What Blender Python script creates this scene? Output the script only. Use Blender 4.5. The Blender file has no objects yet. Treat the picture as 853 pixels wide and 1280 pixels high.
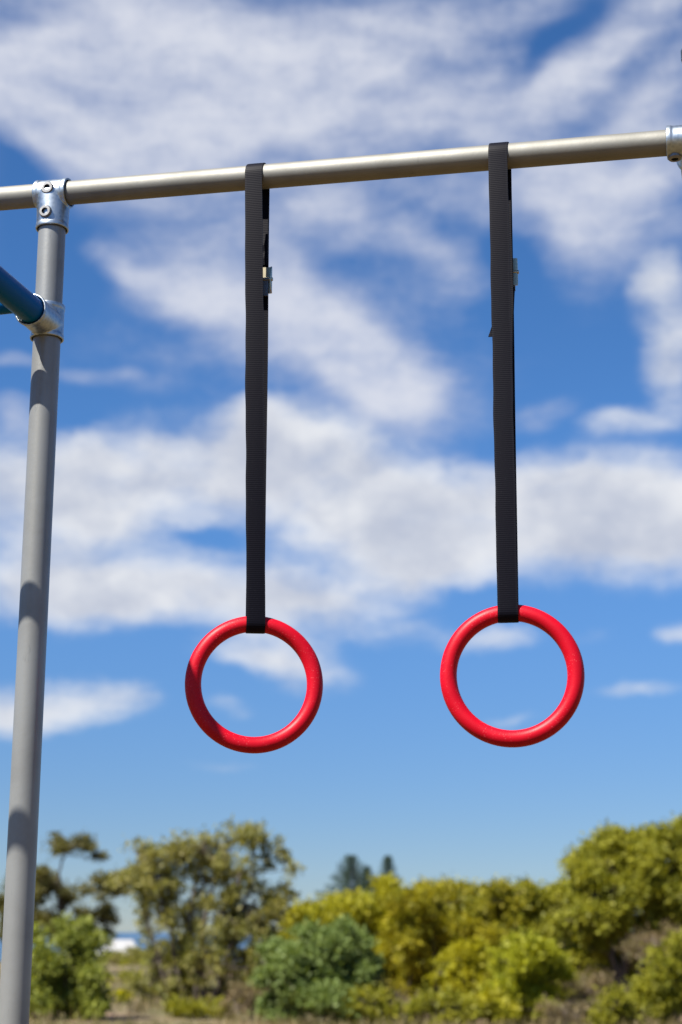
import bpy, math, random
import numpy as np
from mathutils import Vector, Matrix

PI = math.pi
R = math.radians
scene = bpy.context.scene
col = scene.collection

# ------------------------------------------------------------------ camera
F_PX = 2020.0
PITCH = R(14.57)
CAM_Z = 1.5
cam_d = bpy.data.cameras.new('camera')
cam = bpy.data.objects.new('camera', cam_d)
col.objects.link(cam)
cam.location = (0, 0, CAM_Z)
cam.rotation_euler = (R(90) + PITCH, 0, 0)
cam_d.sensor_fit = 'VERTICAL'
cam_d.sensor_height = 36.0
cam_d.lens = F_PX / 1280 * 36.0
cam_d.clip_start = 0.05
cam_d.clip_end = 60000
cam_d.dof.use_dof = True
cam_d.dof.focus_distance = 2.68
cam_d.dof.aperture_fstop = 4.9
scene.camera = cam
CT, ST = math.cos(PITCH), math.sin(PITCH)


def ray(px, py):
    """World direction through a point of the photograph (853 x 1280)."""
    xc, yc = (px - 426.5) / F_PX, (640 - py) / F_PX
    return Vector((xc, CT - yc * ST, ST + yc * CT))


def at(px, py, d):
    """The point a horizontal distance d ahead along that direction."""
    v = ray(px, py)
    return Vector((0, 0, CAM_Z)) + v * (d / v.y)


# ------------------------------------------------------------------ light
SUN_EL = R(52.3)
SUN_AZ = R(-131)
to_sun = Vector((math.sin(SUN_AZ) * math.cos(SUN_EL), math.cos(SUN_AZ) * math.cos(SUN_EL), math.sin(SUN_EL)))
sd = bpy.data.lights.new('sun', 'SUN')
sd.energy = 5.0
sd.angle = R(0.55)
sd.color = (1.0, 0.945, 0.86)
sun = bpy.data.objects.new('sun', sd)
sun.rotation_euler = to_sun.to_track_quat('Z', 'Y').to_euler()
sun.location = (-6, -5, 9)
col.objects.link(sun)

scene.view_settings.view_transform = 'Standard'
scene.view_settings.look = 'None'
scene.view_settings.exposure = 1.22
scene.view_settings.gamma = 1.0
scene.view_settings.use_curve_mapping = False
scene.cycles.use_denoising = True
scene.cycles.max_bounces = 8
scene.cycles.transparent_max_bounces = 6
scene.cycles.caustics_reflective = False
scene.cycles.caustics_refractive = False


# ------------------------------------------------------------------ node helpers
class NT:
    def __init__(s, tree):
        s.t = tree
        s.n = tree.nodes
        s.l = tree.links

    def new(s, typ, **kw):
        nd = s.n.new(typ)
        for k, v in kw.items():
            setattr(nd, k, v)
        return nd

    def put(s, sock, v):
        if isinstance(v, bpy.types.NodeSocket):
            s.l.new(v, sock)
        else:
            sock.default_value = v

    def math(s, op, a, b=None, c=None, clamp=False):
        nd = s.new('ShaderNodeMath', operation=op, use_clamp=clamp)
        s.put(nd.inputs[0], a)
        if b is not None:
            s.put(nd.inputs[1], b)
        if c is not None:
            s.put(nd.inputs[2], c)
        return nd.outputs[0]

    def vmath(s, op, a, b=None, scale=None):
        nd = s.new('ShaderNodeVectorMath', operation=op)
        s.put(nd.inputs[0], a)
        if b is not None:
            s.put(nd.inputs[1], b)
        if scale is not None:
            s.put(nd.inputs['Scale'], scale)
        return nd.outputs[0]

    def noise(s, vec, scale, detail=4.0, rough=0.5, dist=0.0, out='Fac'):
        nd = s.new('ShaderNodeTexNoise')
        s.put(nd.inputs['Vector'], vec)
        nd.inputs['Scale'].default_value = scale
        nd.inputs['Detail'].default_value = detail
        nd.inputs['Roughness'].default_value = rough
        nd.inputs['Distortion'].default_value = dist
        return nd.outputs[out]

    def mapping(s, vec, loc=(0, 0, 0), rot=(0, 0, 0), scl=(1, 1, 1), typ='POINT'):
        nd = s.new('ShaderNodeMapping', vector_type=typ)
        s.put(nd.inputs['Vector'], vec)
        nd.inputs['Location'].default_value = loc
        nd.inputs['Rotation'].default_value = rot
        nd.inputs['Scale'].default_value = scl
        return nd.outputs[0]

    def smooth(s, v, a, b, lo=0.0, hi=1.0):
        nd = s.new('ShaderNodeMapRange', interpolation_type='SMOOTHSTEP')
        s.put(nd.inputs['Value'], v)
        s.put(nd.inputs['From Min'], a)
        s.put(nd.inputs['From Max'], b)
        s.put(nd.inputs['To Min'], lo)
        s.put(nd.inputs['To Max'], hi)
        return nd.outputs[0]

    def mix(s, f, a, b, blend='MIX'):
        nd = s.new('ShaderNodeMix', data_type='RGBA', blend_type=blend)
        s.put(nd.inputs[0], f)
        s.put(nd.inputs[6], a)
        s.put(nd.inputs[7], b)
        return nd.outputs[2]

    def bump(s, h, strength, dist):
        nd = s.new('ShaderNodeBump')
        s.put(nd.inputs['Height'], h)
        nd.inputs['Strength'].default_value = strength
        nd.inputs['Distance'].default_value = dist
        return nd.outputs[0]


def rgb(r, g, b):
    return (r, g, b, 1.0)


# ------------------------------------------------------------------ sky with clouds
SKY_STRENGTH = 0.05
world = bpy.data.worlds.new('World')
scene.world = world
world.use_nodes = True
W = NT(world.node_tree)
W.n.clear()
wo = W.new('ShaderNodeOutputWorld')
bg = W.new('ShaderNodeBackground')
bg.inputs['Strength'].default_value = SKY_STRENGTH
W.l.new(bg.outputs[0], wo.inputs[0])
sky = W.new('ShaderNodeTexSky', sky_type='NISHITA')
sky.sun_disc = False
sky.sun_elevation = SUN_EL
sky.sun_rotation = SUN_AZ % (2 * PI)
sky.air_density = 0.85
sky.dust_density = 0.0
sky.ozone_density = 4.0
hs = W.new('ShaderNodeHueSaturation')
hs.inputs['Saturation'].default_value = 1.2
W.put(hs.inputs['Color'], sky.outputs[0])
sky_col = W.mix(1.0, hs.outputs[0], rgb(0.80, 0.94, 1.14), 'MULTIPLY')

tc = W.new('ShaderNodeTexCoord')
dirv = W.vmath('NORMALIZE', tc.outputs['Generated'])
sep = W.new('ShaderNodeSeparateXYZ')
W.l.new(dirv, sep.inputs[0])
az = W.math('ARCTAN2', sep.outputs[0], sep.outputs[1])
el = W.math('ARCSINE', sep.outputs[2])
# thicker air low down: the horizon is paler than the zenith but less bright than clear-air sky
sky_col = W.mix(1.0, sky_col, W.mix(W.smooth(el, R(-1), R(17.5)), rgb(.61, .595, .645), rgb(1.34, 1.20, 1.09)), 'MULTIPLY')
K = 2020.0                                   # sky map units per radian of azimuth / elevation
cmb = W.new('ShaderNodeCombineXYZ')
W.put(cmb.inputs[0], W.math('MULTIPLY', az, K))
W.put(cmb.inputs[1], W.math('MULTIPLY', el, K))
uv = cmb.outputs[0]


def skyuv(px, py):
    v = ray(px, py).normalized()
    return math.atan2(v.x, v.y) * K, math.asin(v.z) * K


def warp(vec, scale, amt, detail=4.0, rough=0.55):
    c = W.noise(vec, scale, detail, rough, out='Color')
    c = W.vmath('MULTIPLY', W.vmath('SUBTRACT', c, (0.5, 0.5, 0.5)), (1, 1, 0))
    return W.vmath('ADD', vec, W.vmath('SCALE', c, scale=amt))


def blobs(vec, items):
    tot = None
    for (px, py, rx, ry, rot, w) in items:
        u, v = skyuv(px, py)
        m = W.mapping(vec, (u, v, 0), (0, 0, R(rot)), (rx, ry, 1e6), 'TEXTURE')
        g = W.new('ShaderNodeTexGradient', gradient_type='SPHERICAL')
        W.l.new(m, g.inputs[0])
        f = W.smooth(g.outputs['Fac'], 0.0, 1.0)
        tot = W.math('MULTIPLY', f, w) if tot is None else W.math('MULTIPLY_ADD', f, w, tot)
    return tot


uvw = warp(uv, 1 / 130, 60, 2.0)
uvf = warp(uv, 1 / 170, 60, 2.0)

# high streaky veil: (px, py, rx, ry, rotation, weight); rotation is counter-clockwise
VEIL = [
    (150, 60, 560, 200, 0, 1.0), (330, 120, 420, 150, 8, .75), (90, 150, 230, 90, -20, .6),
    (430, 60, 330, 120, 15, .5), (560, 150, 300, 90, 22, .75), (760, 60, 300, 70, 30, .7),
    (800, 200, 190, 160, -20, .6), (690, 230, 140, 130, -60, .45), (760, 290, 110, 110, -50, .4),
    (850, 110, 180, 90, 20, .35), (450, 285, 190, 50, -18, .55), (300, 285, 150, 50, 5, .4),
    (640, 15, 260, 50, 15, .5), (215, 345, 130, 75, -12, .95), (150, 335, 70, 40, -25, .5),
    (290, 400, 150, 80, -35, .65), (420, 420, 210, 95, -35, .8), (500, 500, 190, 90, -30, .6),
    (560, 330, 120, 50, -30, .3), (140, 478, 130, 18, 3, .45), (20, 455, 80, 20, 0, .3), (680, 515, 80, 35, 10, .45),
    (20, 525, 60, 32, 0, .6), (350, 340, 120, 60, -20, .45),
    (790, 95, 190, 34, 38, -.36), (690, 55, 140, 32, 30, -.36), (505, 105, 130, 36, 12, -.35), (830, 50, 230, 110, 30, .42), (10, 205, 90, 36, -10, -.5), (450, 420, 340, 200, 0, .32), (720, 280, 280, 150, 0, .34), (240, 440, 260, 110, 0, .22), (190, 235, 220, 70, 4, .55), (60, 120, 260, 120, 0, .5), (620, 235, 160, 60, 8, .4), (400, 250, 260, 60, 5, .4),
    (15, 15, 80, 50, 0, -.35), (120, 140, 110, 22, -35, -.3), (640, 330, 80, 120, 0, -.45),
]
PUFF = [
    (40, 610, 210, 130, 0, .95), (190, 585, 200, 105, 8, .9), (360, 560, 150, 100, 0, .95), (450, 610, 250, 120, -14, .95),
    (560, 660, 230, 110, -10, .9), (740, 640, 240, 118, 0, 1.1), (840, 650, 200, 125, 0, .9), (690, 600, 110, 60, 20, .55),
    (320, 520, 70, 38, 10, .5), (210, 745, 280, 66, 2, .95), (60, 740, 190, 80, 0, .8), (390, 760, 230, 62, -8, .8), (520, 720, 140, 50, -5, .5),
    (360, 825, 140, 56, -20, .85), (285, 815, 90, 26, -6, .4),
    (70, 880, 170, 48, 6, .95), (10, 900, 100, 40, 0, .5), (165, 868, 70, 30, 0, .3), (780, 527, 95, 27, -6, .62), (840, 390, 75, 120, 10, .8), (835, 480, 60, 80, 0, .6),
    (810, 350, 60, 40, 30, .5), (610, 800, 110, 30, 4, .6), (800, 862, 100, 19, 2, .42), (848, 790, 48, 26, 0, .5), (745, 795, 60, 22, 6, .3), (640, 900, 80, 18, 0, .35), (290, 880, 60, 26, -10, .45), (285, 955, 90, 16, 0, .22),
    (300, 640, 280, 110, 0, .45), (480, 690, 240, 100, 0, .4), (120, 680, 220, 90, 0, .35), (250, 672, 130, 20, -6, -.36), (590, 742, 75, 22, 0, -.42), (90, 510, 60, 38, 35, -.4), (160, 560, 60, 20, -30, -.25),
]
inwin = W.math('MULTIPLY', W.smooth(W.math('ABSOLUTE', W.math('MULTIPLY', az, K)), 440, 640, 1, 0),
               W.math('MULTIPLY', W.smooth(W.math('MULTIPLY', el, K), 1150, 1330, 1, 0), W.smooth(W.math('MULTIPLY', el, K), -60, 60, 0, 1)))
# generic broken cloud for the rest of the dome, on a flat layer overhead
pl = W.vmath('SCALE', dirv, scale=W.math('DIVIDE', 1.0, W.math('MAXIMUM', sep.outputs[2], 0.06)))
far_cov = W.math('MULTIPLY', W.smooth(W.noise(pl, 0.9, 6.0, 0.58), .47, .66), W.smooth(sep.outputs[2], 0.08, 0.3))
far_cov = W.math('MULTIPLY', far_cov, W.math('SUBTRACT', 1.0, inwin))

# streak noise along the wind, two directions
st1 = W.noise(W.mapping(uvf, rot=(0, 0, R(30)), scl=(1 / 230, 1 / 70, 1)), 1.0, 7.0, 0.52)
st2 = W.noise(W.mapping(uvf, (3.3, 7.1, 0), (0, 0, R(-30)), (1 / 200, 1 / 60, 1)), 1.0, 7.0, 0.52)
usel = W.smooth(W.math('MULTIPLY', el, K), 850, 760)
streak = W.new('ShaderNodeMix', data_type='FLOAT')
W.put(streak.inputs[0], usel)
W.put(streak.inputs[2], st2)
W.put(streak.inputs[3], st1)
streak = streak.outputs[0]
fine = W.noise(W.mapping(uvw, rot=(0, 0, R(-20)), scl=(1 / 85, 1 / 26, 1)), 1.0, 7.0, 0.62)
uvg = warp(uv, 1 / 40, 22, 4.0, .6)
fine2 = W.noise(uvg, 1 / 44, 8.0, 0.66)
veil_m = W.math('MULTIPLY', blobs(uvw, VEIL), inwin)
veil_m = W.math('MINIMUM', veil_m, 1.05)
veil_d = W.math('ADD', veil_m, W.math('MULTIPLY', W.math('SUBTRACT', streak, 0.5), 1.25))
veil_d = W.math('ADD', veil_d, W.math('MULTIPLY', W.math('SUBTRACT', fine, 0.5), 0.45))
veil_d = W.math('ADD', veil_d, W.math('MULTIPLY', W.math('SUBTRACT', fine2, 0.5), 0.60))
veil_a = W.math('MULTIPLY', W.smooth(veil_d, -.10, 1.38), .93)
veil_a = W.math('MULTIPLY', veil_a, W.smooth(veil_m, 0.0, 0.25))

# heaped cloud: billowed edge, shaded from the sun side
uvp = warp(uv, 1 / 70, 36, 5.0, 0.55)
pn = W.noise(W.mapping(uvp, scl=(1 / 105, 1 / 66, 1)), 1.0, 9.0, 0.63)
pw = W.noise(W.mapping(uvf, (5.0, 2.0, 0), (0, 0, R(14)), (1 / 160, 1 / 34, 1)), 1.0, 6.0, 0.55)
puff_m = W.math('MINIMUM', W.math('MULTIPLY', blobs(uvp, PUFF), inwin), 1.25)
puff_d = W.math('ADD', puff_m, W.math('MULTIPLY', W.math('SUBTRACT', pn, 0.5), 1.05))
puff_d = W.math('ADD', puff_d, W.math('MULTIPLY', W.math('SUBTRACT', pw, 0.5), .75))
puff_a = W.smooth(puff_d, -.05, 1.28)
puff_a = W.math('MULTIPLY', W.math('MULTIPLY', puff_a, W.smooth(puff_m, 0.02, 0.38)), .95)
puff_a = W.math('MAXIMUM', puff_a, W.math('MULTIPLY', far_cov, .45))

# relief: cloud noise compared with itself a little nearer the sun (up and to the left)
off = W.vmath('ADD', uvp, (-12, 24, 0))
pn2 = W.noise(W.mapping(off, scl=(1 / 105, 1 / 66, 1)), 1.0, 5.0, 0.55)
pn1 = W.noise(W.mapping(uvp, scl=(1 / 105, 1 / 66, 1)), 1.0, 5.0, 0.55)
relief = W.math('SUBTRACT', pn1, pn2)
big = W.noise(uvf, 1 / 130, 4.0, 0.5)
thick = W.smooth(puff_d, .5, 1.7)
shade = W.math('ADD', W.math('MULTIPLY', relief, 1.3), W.math('MULTIPLY', W.math('SUBTRACT', big, .5), 1.9))
shade = W.math('SUBTRACT', shade, W.math('MULTIPLY', thick, .42))
lit = W.smooth(shade, -.85, .40)
C_WHITE = rgb(7.5, 7.6, 7.8)
C_GREY = rgb(4.5, 4.85, 5.8)
C_VEIL = rgb(4.7, 5.1, 6.4)
C_VEIL2 = rgb(6.4, 6.6, 7.3)
puff_c = W.mix(lit, C_GREY, C_WHITE)
veil_c = W.mix(W.smooth(veil_d, .3, 1.5), C_VEIL, C_VEIL2)
sc = W.mix(veil_a, sky_col, veil_c)
sc = W.mix(puff_a, sc, puff_c)
W.l.new(sc, bg.inputs['Color'])


# ------------------------------------------------------------------ materials
def material(name):
    m = bpy.data.materials.new(name)
    m.use_nodes = True
    t = NT(m.node_tree)
    p = t.n['Principled BSDF']
    co = t.new('ShaderNodeTexCoord').outputs['Object']
    return m, t, p, co


def mat_pipe(name, base, metallic, rough, grime=.12):
    m, t, p, co = material(name)
    n = t.noise(co, 9, 6, .6)
    n2 = t.noise(co, 160, 3, .6)
    dark = tuple(c * .72 for c in base[:3]) + (1,)
    c = t.mix(t.smooth(n, .35, .75), base, dark)
    sc_ = t.noise(t.mapping(co, scl=(60, 60, 14)), 1.0, 5, .7)
    c = t.mix(t.smooth(sc_, .62, .74, 0, .5), c, tuple(q * .45 for q in base[:3]) + (1,))
    t.put(p.inputs['Base Color'], t.mix(grime * 3, base, c))
    p.inputs['Metallic'].default_value = metallic
    t.put(p.inputs['Roughness'], t.math('MULTIPLY_ADD', n, .22, rough - .11))
    t.put(p.inputs['Normal'], t.bump(t.math('ADD', n2, t.math('MULTIPLY', n, .4)), .07, .002))
    return m


def mat_galv():
    m, t, p, co = material('galvanised_metal')
    v = t.new('ShaderNodeTexVoronoi')
    t.put(v.inputs['Vector'], co)
    v.inputs['Scale'].default_value = 150
    n = t.noise(co, 55, 5, .6)
    f = t.math('ADD', t.math('MULTIPLY', v.outputs['Distance'], .55), t.math('MULTIPLY', n, .6))
    t.put(p.inputs['Base Color'], t.mix(t.smooth(f, .25, .75), rgb(.28, .33, .37), rgb(.40, .45, .49)))
    p.inputs['Metallic'].default_value = 1.0
    t.put(p.inputs['Roughness'], t.math('MULTIPLY_ADD', n, .2, .30))
    t.put(p.inputs['Normal'], t.bump(n, .10, .003))
    return m


def mat_ring():
    m, t, p, co = material('red_plastic')
    v = t.new('ShaderNodeTexVoronoi')
    t.put(v.inputs['Vector'], co)
    v.inputs['Scale'].default_value = 260
    speck = t.math('MULTIPLY', t.smooth(v.outputs['Distance'], .3, .12), t.smooth(t.noise(co, 34, 4, .6), .44, .62))
    n = t.noise(co, 22, 5, .6)
    base = t.mix(t.smooth(n, .3, .7), rgb(.40, .0008, .010), rgb(.46, .0012, .013))
    t.put(p.inputs['Base Color'], t.mix(t.math('MULTIPLY', speck, .8), base, rgb(.52, .06, .07)))
    t.put(p.inputs['Roughness'], t.math('MULTIPLY_ADD', n, .25, .32))
    p.inputs['Specular IOR Level'].default_value = .2
    t.put(p.inputs['Normal'], t.bump(t.math('ADD', t.noise(co, 420, 3, .6), t.math('MULTIPLY', speck, -.6)), .14, .001))
    return m


def mat_webbing():
    m, t, p, co = material('black_webbing')
    u = t.new('ShaderNodeUVMap').outputs[0]
    uvn = t.noise(u, 40, 3, .6)
    s = t.new('ShaderNodeSeparateXYZ')
    t.put(s.inputs[0], u)
    rib = t.math('SINE', t.math('MULTIPLY_ADD', s.outputs[1], 2 * PI / .0033, t.math('MULTIPLY', uvn, 2.2)))
    wv = t.math('SINE', t.math('MULTIPLY', s.outputs[0], 2 * PI / .0019))
    h = t.math('ADD', t.math('MULTIPLY_ADD', rib, .5, .5), t.math('MULTIPLY', wv, .14))
    fz = t.noise(u, 260, 4, .65)
    edge = t.smooth(t.math('ABSOLUTE', t.math('SUBTRACT', s.outputs[0], .016)), .0118, .0135)
    c = t.mix(t.math('MULTIPLY', h, .7), rgb(.0022, .0022, .0052), rgb(.0034, .0033, .0076))
    c = t.mix(t.smooth(fz, .58, .78), c, rgb(.011, .011, .015))
    c = t.mix(t.math('MULTIPLY', edge, .5), c, rgb(.008, .008, .012))
    t.put(p.inputs['Base Color'], c)
    p.inputs['Roughness'].default_value = .55
    p.inputs['Specular IOR Level'].default_value = .08
    p.inputs['Sheen Weight'].default_value = .01
    p.inputs['Sheen Roughness'].default_value = .4
    t.put(p.inputs['Normal'], t.bump(t.math('ADD', h, t.math('MULTIPLY', fz, .5)), .2, .0006))
    return m


def mat_plain(name, base, rough=.6, metallic=0.0, vary=.3, scale=20):
    m, t, p, co = material(name)
    n = t.noise(co, scale, 5, .6)
    dark = tuple(c * (1 - vary) for c in base[:3]) + (1,)
    t.put(p.inputs['Base Color'], t.mix(t.smooth(n, .3, .7), base, dark))
    p.inputs['Metallic'].default_value = metallic
    t.put(p.inputs['Roughness'], t.math('MULTIPLY_ADD', n, .2, rough - .1))
    t.put(p.inputs['Normal'], t.bump(n, .15, .002))
    return m


def mat_leaf(name, a, b, c, trans=.35, scale=1.2):
    """Leaf colours a and b vary by branch, c tints single leaves."""
    m, t, p, co = material(name)
    g = t.new('ShaderNodeNewGeometry')
    n = t.noise(co, scale, 4, .6)
    cc = t.mix(t.smooth(n, .36, .64), a, b)
    cc = t.mix(t.math('MULTIPLY', t.smooth(g.outputs['Random Per Island'], .35, 1.0), .75), cc, c)
    t.put(p.inputs['Base Color'], cc)
    p.inputs['Roughness'].default_value = .55
    p.inputs['Specular IOR Level'].default_value = .28
    tr = t.new('ShaderNodeBsdfTranslucent')
    t.put(tr.inputs['Color'], t.mix(1.0, cc, rgb(1.25, 1.2, .55), 'MULTIPLY'))
    mx = t.new('ShaderNodeMixShader')
    mx.inputs[0].default_value = trans
    t.l.new(p.outputs[0], mx.inputs[1])
    t.l.new(tr.outputs[0], mx.inputs[2])
    t.l.new(mx.outputs[0], t.n['Material Output'].inputs[0])
    return m


def mat_bark(name, a, b):
    m, t, p, co = material(name)
    n = t.noise(t.mapping(co, scl=(9, 9, 2)), 1.0, 6, .65)
    t.put(p.inputs['Base Color'], t.mix(t.smooth(n, .35, .65), a, b))
    p.inputs['Roughness'].default_value = .9
    t.put(p.inputs['Normal'], t.bump(n, .6, .03))
    return m


M_POST = mat_pipe('silver_grey_paint', rgb(.240, .246, .240), .36, .40, .22)
M_POST.node_tree.nodes['Principled BSDF'].inputs['Specular IOR Level'].default_value = .3
M_BAR = mat_pipe('brushed_silver_bar', rgb(.215, .212, .192), .72, .62, .2)
M_BLUE = mat_pipe('dark_blue_paint', rgb(.001, .095, .31), .0, .3, .05)
M_BLUE.node_tree.nodes['Principled BSDF'].inputs['Specular IOR Level'].default_value = .05
M_GALV = mat_galv()
M_HOLE_SHADE = mat_plain('painted_socket_shade', rgb(.012, .012, .012), .7)  # shade inside the screw recess, painted as a near-black colour
M_SCREW = mat_plain('dull_steel', rgb(.22, .22, .22), .45, .8, .25, 90)
M_BUCKLE = mat_plain('zinc_buckle', rgb(.62, .56, .40), .34, .95, .15, 20)
M_RING = mat_ring()
M_WEB = mat_webbing()


# ------------------------------------------------------------------ mesh helpers
class MB:
    def __init__(s):
        s.v, s.f, s.m, s.uv = [], [], [], {}

    def add(s, vs, fs, mi=0):
        o = len(s.v)
        s.v += [tuple(v) for v in vs]
        for f in fs:
            s.f.append(tuple(i + o for i in f))
            s.m.append(mi)
        return o

    def lathe(s, p0, axis, prof, seg=40, mis=None):
        """prof: (distance along axis, radius); radius 0 closes the end."""
        axis = Vector(axis).normalized()
        a = axis.orthogonal().normalized()
        b = axis.cross(a)
        p0 = Vector(p0)
        vs, rows = [], []
        for (t, r) in prof:
            if r <= 1e-7:
                rows.append([len(vs)])
                vs.append(p0 + axis * t)
            else:
                row = []
                for k in range(seg):
                    w = 2 * PI * k / seg
                    row.append(len(vs))
                    vs.append(p0 + axis * t + (a * math.cos(w) + b * math.sin(w)) * r)
                rows.append(row)
        for i in range(len(rows) - 1):
            A, B = rows[i], rows[i + 1]
            fs = []
            for k in range(seg):
                k2 = (k + 1) % seg
                if len(A) == 1 and len(B) == 1:
                    continue
                if len(A) == 1:
                    fs.append((A[0], B[k2], B[k]))
                elif len(B) == 1:
                    fs.append((A[k], A[k2], B[0]))
                else:
                    fs.append((A[k], A[k2], B[k2], B[k]))
            base = len(s.v)
            s.f += [tuple(i2 + base for i2 in f) for f in fs]
            s.m += [mis[i] if mis else 0] * len(fs)
        s.v += [tuple(v) for v in vs]

    def tube(s, pts, radii, seg=8, cap=True):
        pts = [Vector(p) for p in pts]
        n = len(pts)
        rows, vs = [], []
        up = None
        for i in range(n):
            d = (pts[min(i + 1, n - 1)] - pts[max(i - 1, 0)]).normalized()
            if up is None:
                up = d.orthogonal().normalized()
            a = (up - d * up.dot(d)).normalized()
            up = a
            b = d.cross(a)
            row = []
            for k in range(seg):
                w = 2 * PI * k / seg
                row.append(len(vs))
                vs.append(pts[i] + (a * math.cos(w) + b * math.sin(w)) * radii[i])
            rows.append(row)
        fs = []
        for i in range(n - 1):
            for k in range(seg):
                k2 = (k + 1) % seg
                fs.append((rows[i][k], rows[i][k2], rows[i + 1][k2], rows[i + 1][k]))
        if cap:
            fs.append(tuple(reversed(rows[0])))
            fs.append(tuple(rows[-1]))
        s.add(vs, fs)

    def box(s, c, ax, ay, az_, hx, hy, hz, mi=0):
        c = Vector(c)
        vs = [c + ax * (hx * i) + ay * (hy * j) + az_ * (hz * k) for i in (-1, 1) for j in (-1, 1) for k in (-1, 1)]
        s.add(vs, [(0, 1, 3, 2), (4, 6, 7, 5), (0, 4, 5, 1), (2, 3, 7, 6), (0, 2, 6, 4), (1, 5, 7, 3)], mi)

    def build(s, name, mats, parent=None, origin=(0, 0, 0), sharp=35):
        me = bpy.data.meshes.new(name)
        o = Vector(origin)
        me.from_pydata([tuple(Vector(v) - o) for v in s.v], [], s.f)
        if not isinstance(mats, (list, tuple)):
            mats = [mats]
        for m in mats:
            me.materials.append(m)
        for p, mi in zip(me.polygons, s.m):
            p.material_index = mi
            p.use_smooth = True
        me.set_sharp_from_angle(angle=R(sharp))
        ob = bpy.data.objects.new(name, me)
        col.objects.link(ob)
        if parent is not None:
            ob.parent = parent
        else:
            ob.location = o
        return ob


def bevel(o, w, seg=2):
    m = o.modifiers.new('bevel', 'BEVEL')
    m.width = w
    m.segments = seg
    m.limit_method = 'ANGLE'
    m.angle_limit = R(40)


def cast(o, vox=.0011, it=6):
    m = o.modifiers.new('remesh', 'REMESH')
    m.mode = 'VOXEL'
    m.voxel_size = vox
    m.use_smooth_shade = True
    m = o.modifiers.new('smooth', 'SMOOTH')
    m.factor = .5
    m.iterations = it


def empty(name, loc, label, cat, group=None):
    o = bpy.data.objects.new(name, None)
    o.empty_display_size = .2
    col.objects.link(o)
    o.location = loc
    tag(o, label, cat, group)
    return o


def tag(o, label=None, cat=None, group=None, kind=None):
    for k, v in (('label', label), ('category', cat), ('group', group), ('kind', kind)):
        if v:
            o[k] = v
    return o


Z = Vector((0, 0, 1))

# ------------------------------------------------------------------ the climbing frame
BL = at(67.6, 242.9, 2.664)                       # crossbar axis over the post
BR = at(800, 181.5, 2.4045)
bar_dir = (BR - BL).normalized()
hb = Vector((bar_dir.x, bar_dir.y, 0)).normalized()     # bar heading on plan
nb = Vector((-hb.y, hb.x, 0))                           # away from the camera
R_BAR, R_POST, R_RAIL, R_RUNG = .0212, .0240, .0238, .0168
base = Vector((BL.x, BL.y, 0))
frame = empty('climbing_frame', base, 'silver and dark blue pipe climbing frame with the crossbar both straps hang from', 'climbing frame')


def pipe(name, a, b, r, mat, seg=48):
    m = MB()
    a, b = Vector(a), Vector(b)
    L = (b - a).length
    m.lathe(a, b - a, [(0, 0), (0, r - .003), (.003, r), (L - .003, r), (L, r - .003), (L, 0)], seg)
    return m.build(name, mat, frame, base)


def sleeve(m, c, axis, l0, l1, ro, rin, open0=True, open1=True):
    d = .009
    prof = []
    if open0:
        prof += [(l0 + d, 0), (l0 + d, rin), (l0, rin), (l0, ro - .0008)]
    else:
        prof += [(l0, 0), (l0, ro)]
    if open0:
        prof += [(l0 + .0008, ro), (l0 + .007, ro), (l0 + .010, ro - .0012)]
    if open1:
        prof += [(l1 - .010, ro - .0012), (l1 - .007, ro), (l1 - .0008, ro), (l1, ro - .0008), (l1, rin), (l1 - d, rin), (l1 - d, 0)]
    else:
        prof += [(l1, ro), (l1, 0)]
    m.lathe(c, axis, prof, 56)


def screw(c, nrm, parent, r=.0115):
    m = MB()
    m.lathe(c, nrm, [(-.012, 0), (-.012, r), (.0022, r), (.0040, r - .0016), (.0040, r * .50), (-.003, r * .46), (-.003, 0)], 30,
            [0, 0, 0, 0, 1, 1])
    return m.build('set_screw', [M_SCREW, M_HOLE_SHADE], parent, base)


bar_end = BR + bar_dir * 1.15
pipe('crossbar', BL - bar_dir * 1.25, bar_end, R_BAR, M_BAR)
pipe('post', base, BL - Z * .020, R_POST, M_POST)

# top tee: sleeve on the crossbar, socket on the post
m = MB()
sleeve(m, BL, bar_dir, -.031, .031, R_BAR + .0058, R_BAR + .0020)
sleeve(m, BL, -Z, .0, .070, R_POST + .0055, R_POST + .0022, open0=False)
tee = m.build('tee_fitting', M_GALV, frame, base)
cast(tee)
screw(BL - nb * (R_BAR + .0054), -nb, tee)
screw(BL - Z * .046 - nb * (R_POST + .0046) - hb * .001, -nb, tee)

# mid fitting: collar on the post, socket for the blue rail that runs back past the camera
JP = Vector((BL.x, BL.y, at(61, 405, 2.664).z))
m = MB()
sleeve(m, JP, Z, -.030, .034, R_POST + .0056, R_POST + .0022)
sleeve(m, JP, -nb, .0, .072, R_RAIL + .0055, R_RAIL + .0020, open0=False)
tee2 = m.build('tee_fitting', M_GALV, frame, base)
cast(tee2)
screw(JP + nb * (R_POST + .0050), nb, tee2)
RAIL_L = 3.1
pipe('rail', JP - nb * .030, JP - nb * RAIL_L, R_RAIL, M_BLUE)
# second rail and the rungs between the two
LW = 0.95
JQ = JP - hb * LW
pipe('rail', JQ - nb * .030, JQ - nb * RAIL_L, R_RAIL, M_BLUE)
for k in range(12):
    q = JP - nb * (.103 + .238 * k) - hb * .012
    pipe('rung', q, q - hb * (LW - .024), R_RUNG, M_BLUE, 32)
# remaining posts of the frame, outside the picture
for q, top in ((JQ, BL.z), (JP - nb * RAIL_L, JP.z + .06), (JQ - nb * RAIL_L, JP.z + .06)):
    pipe('post', (q.x, q.y, 0), (q.x, q.y, top - .022), R_POST, M_POST)

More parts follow.
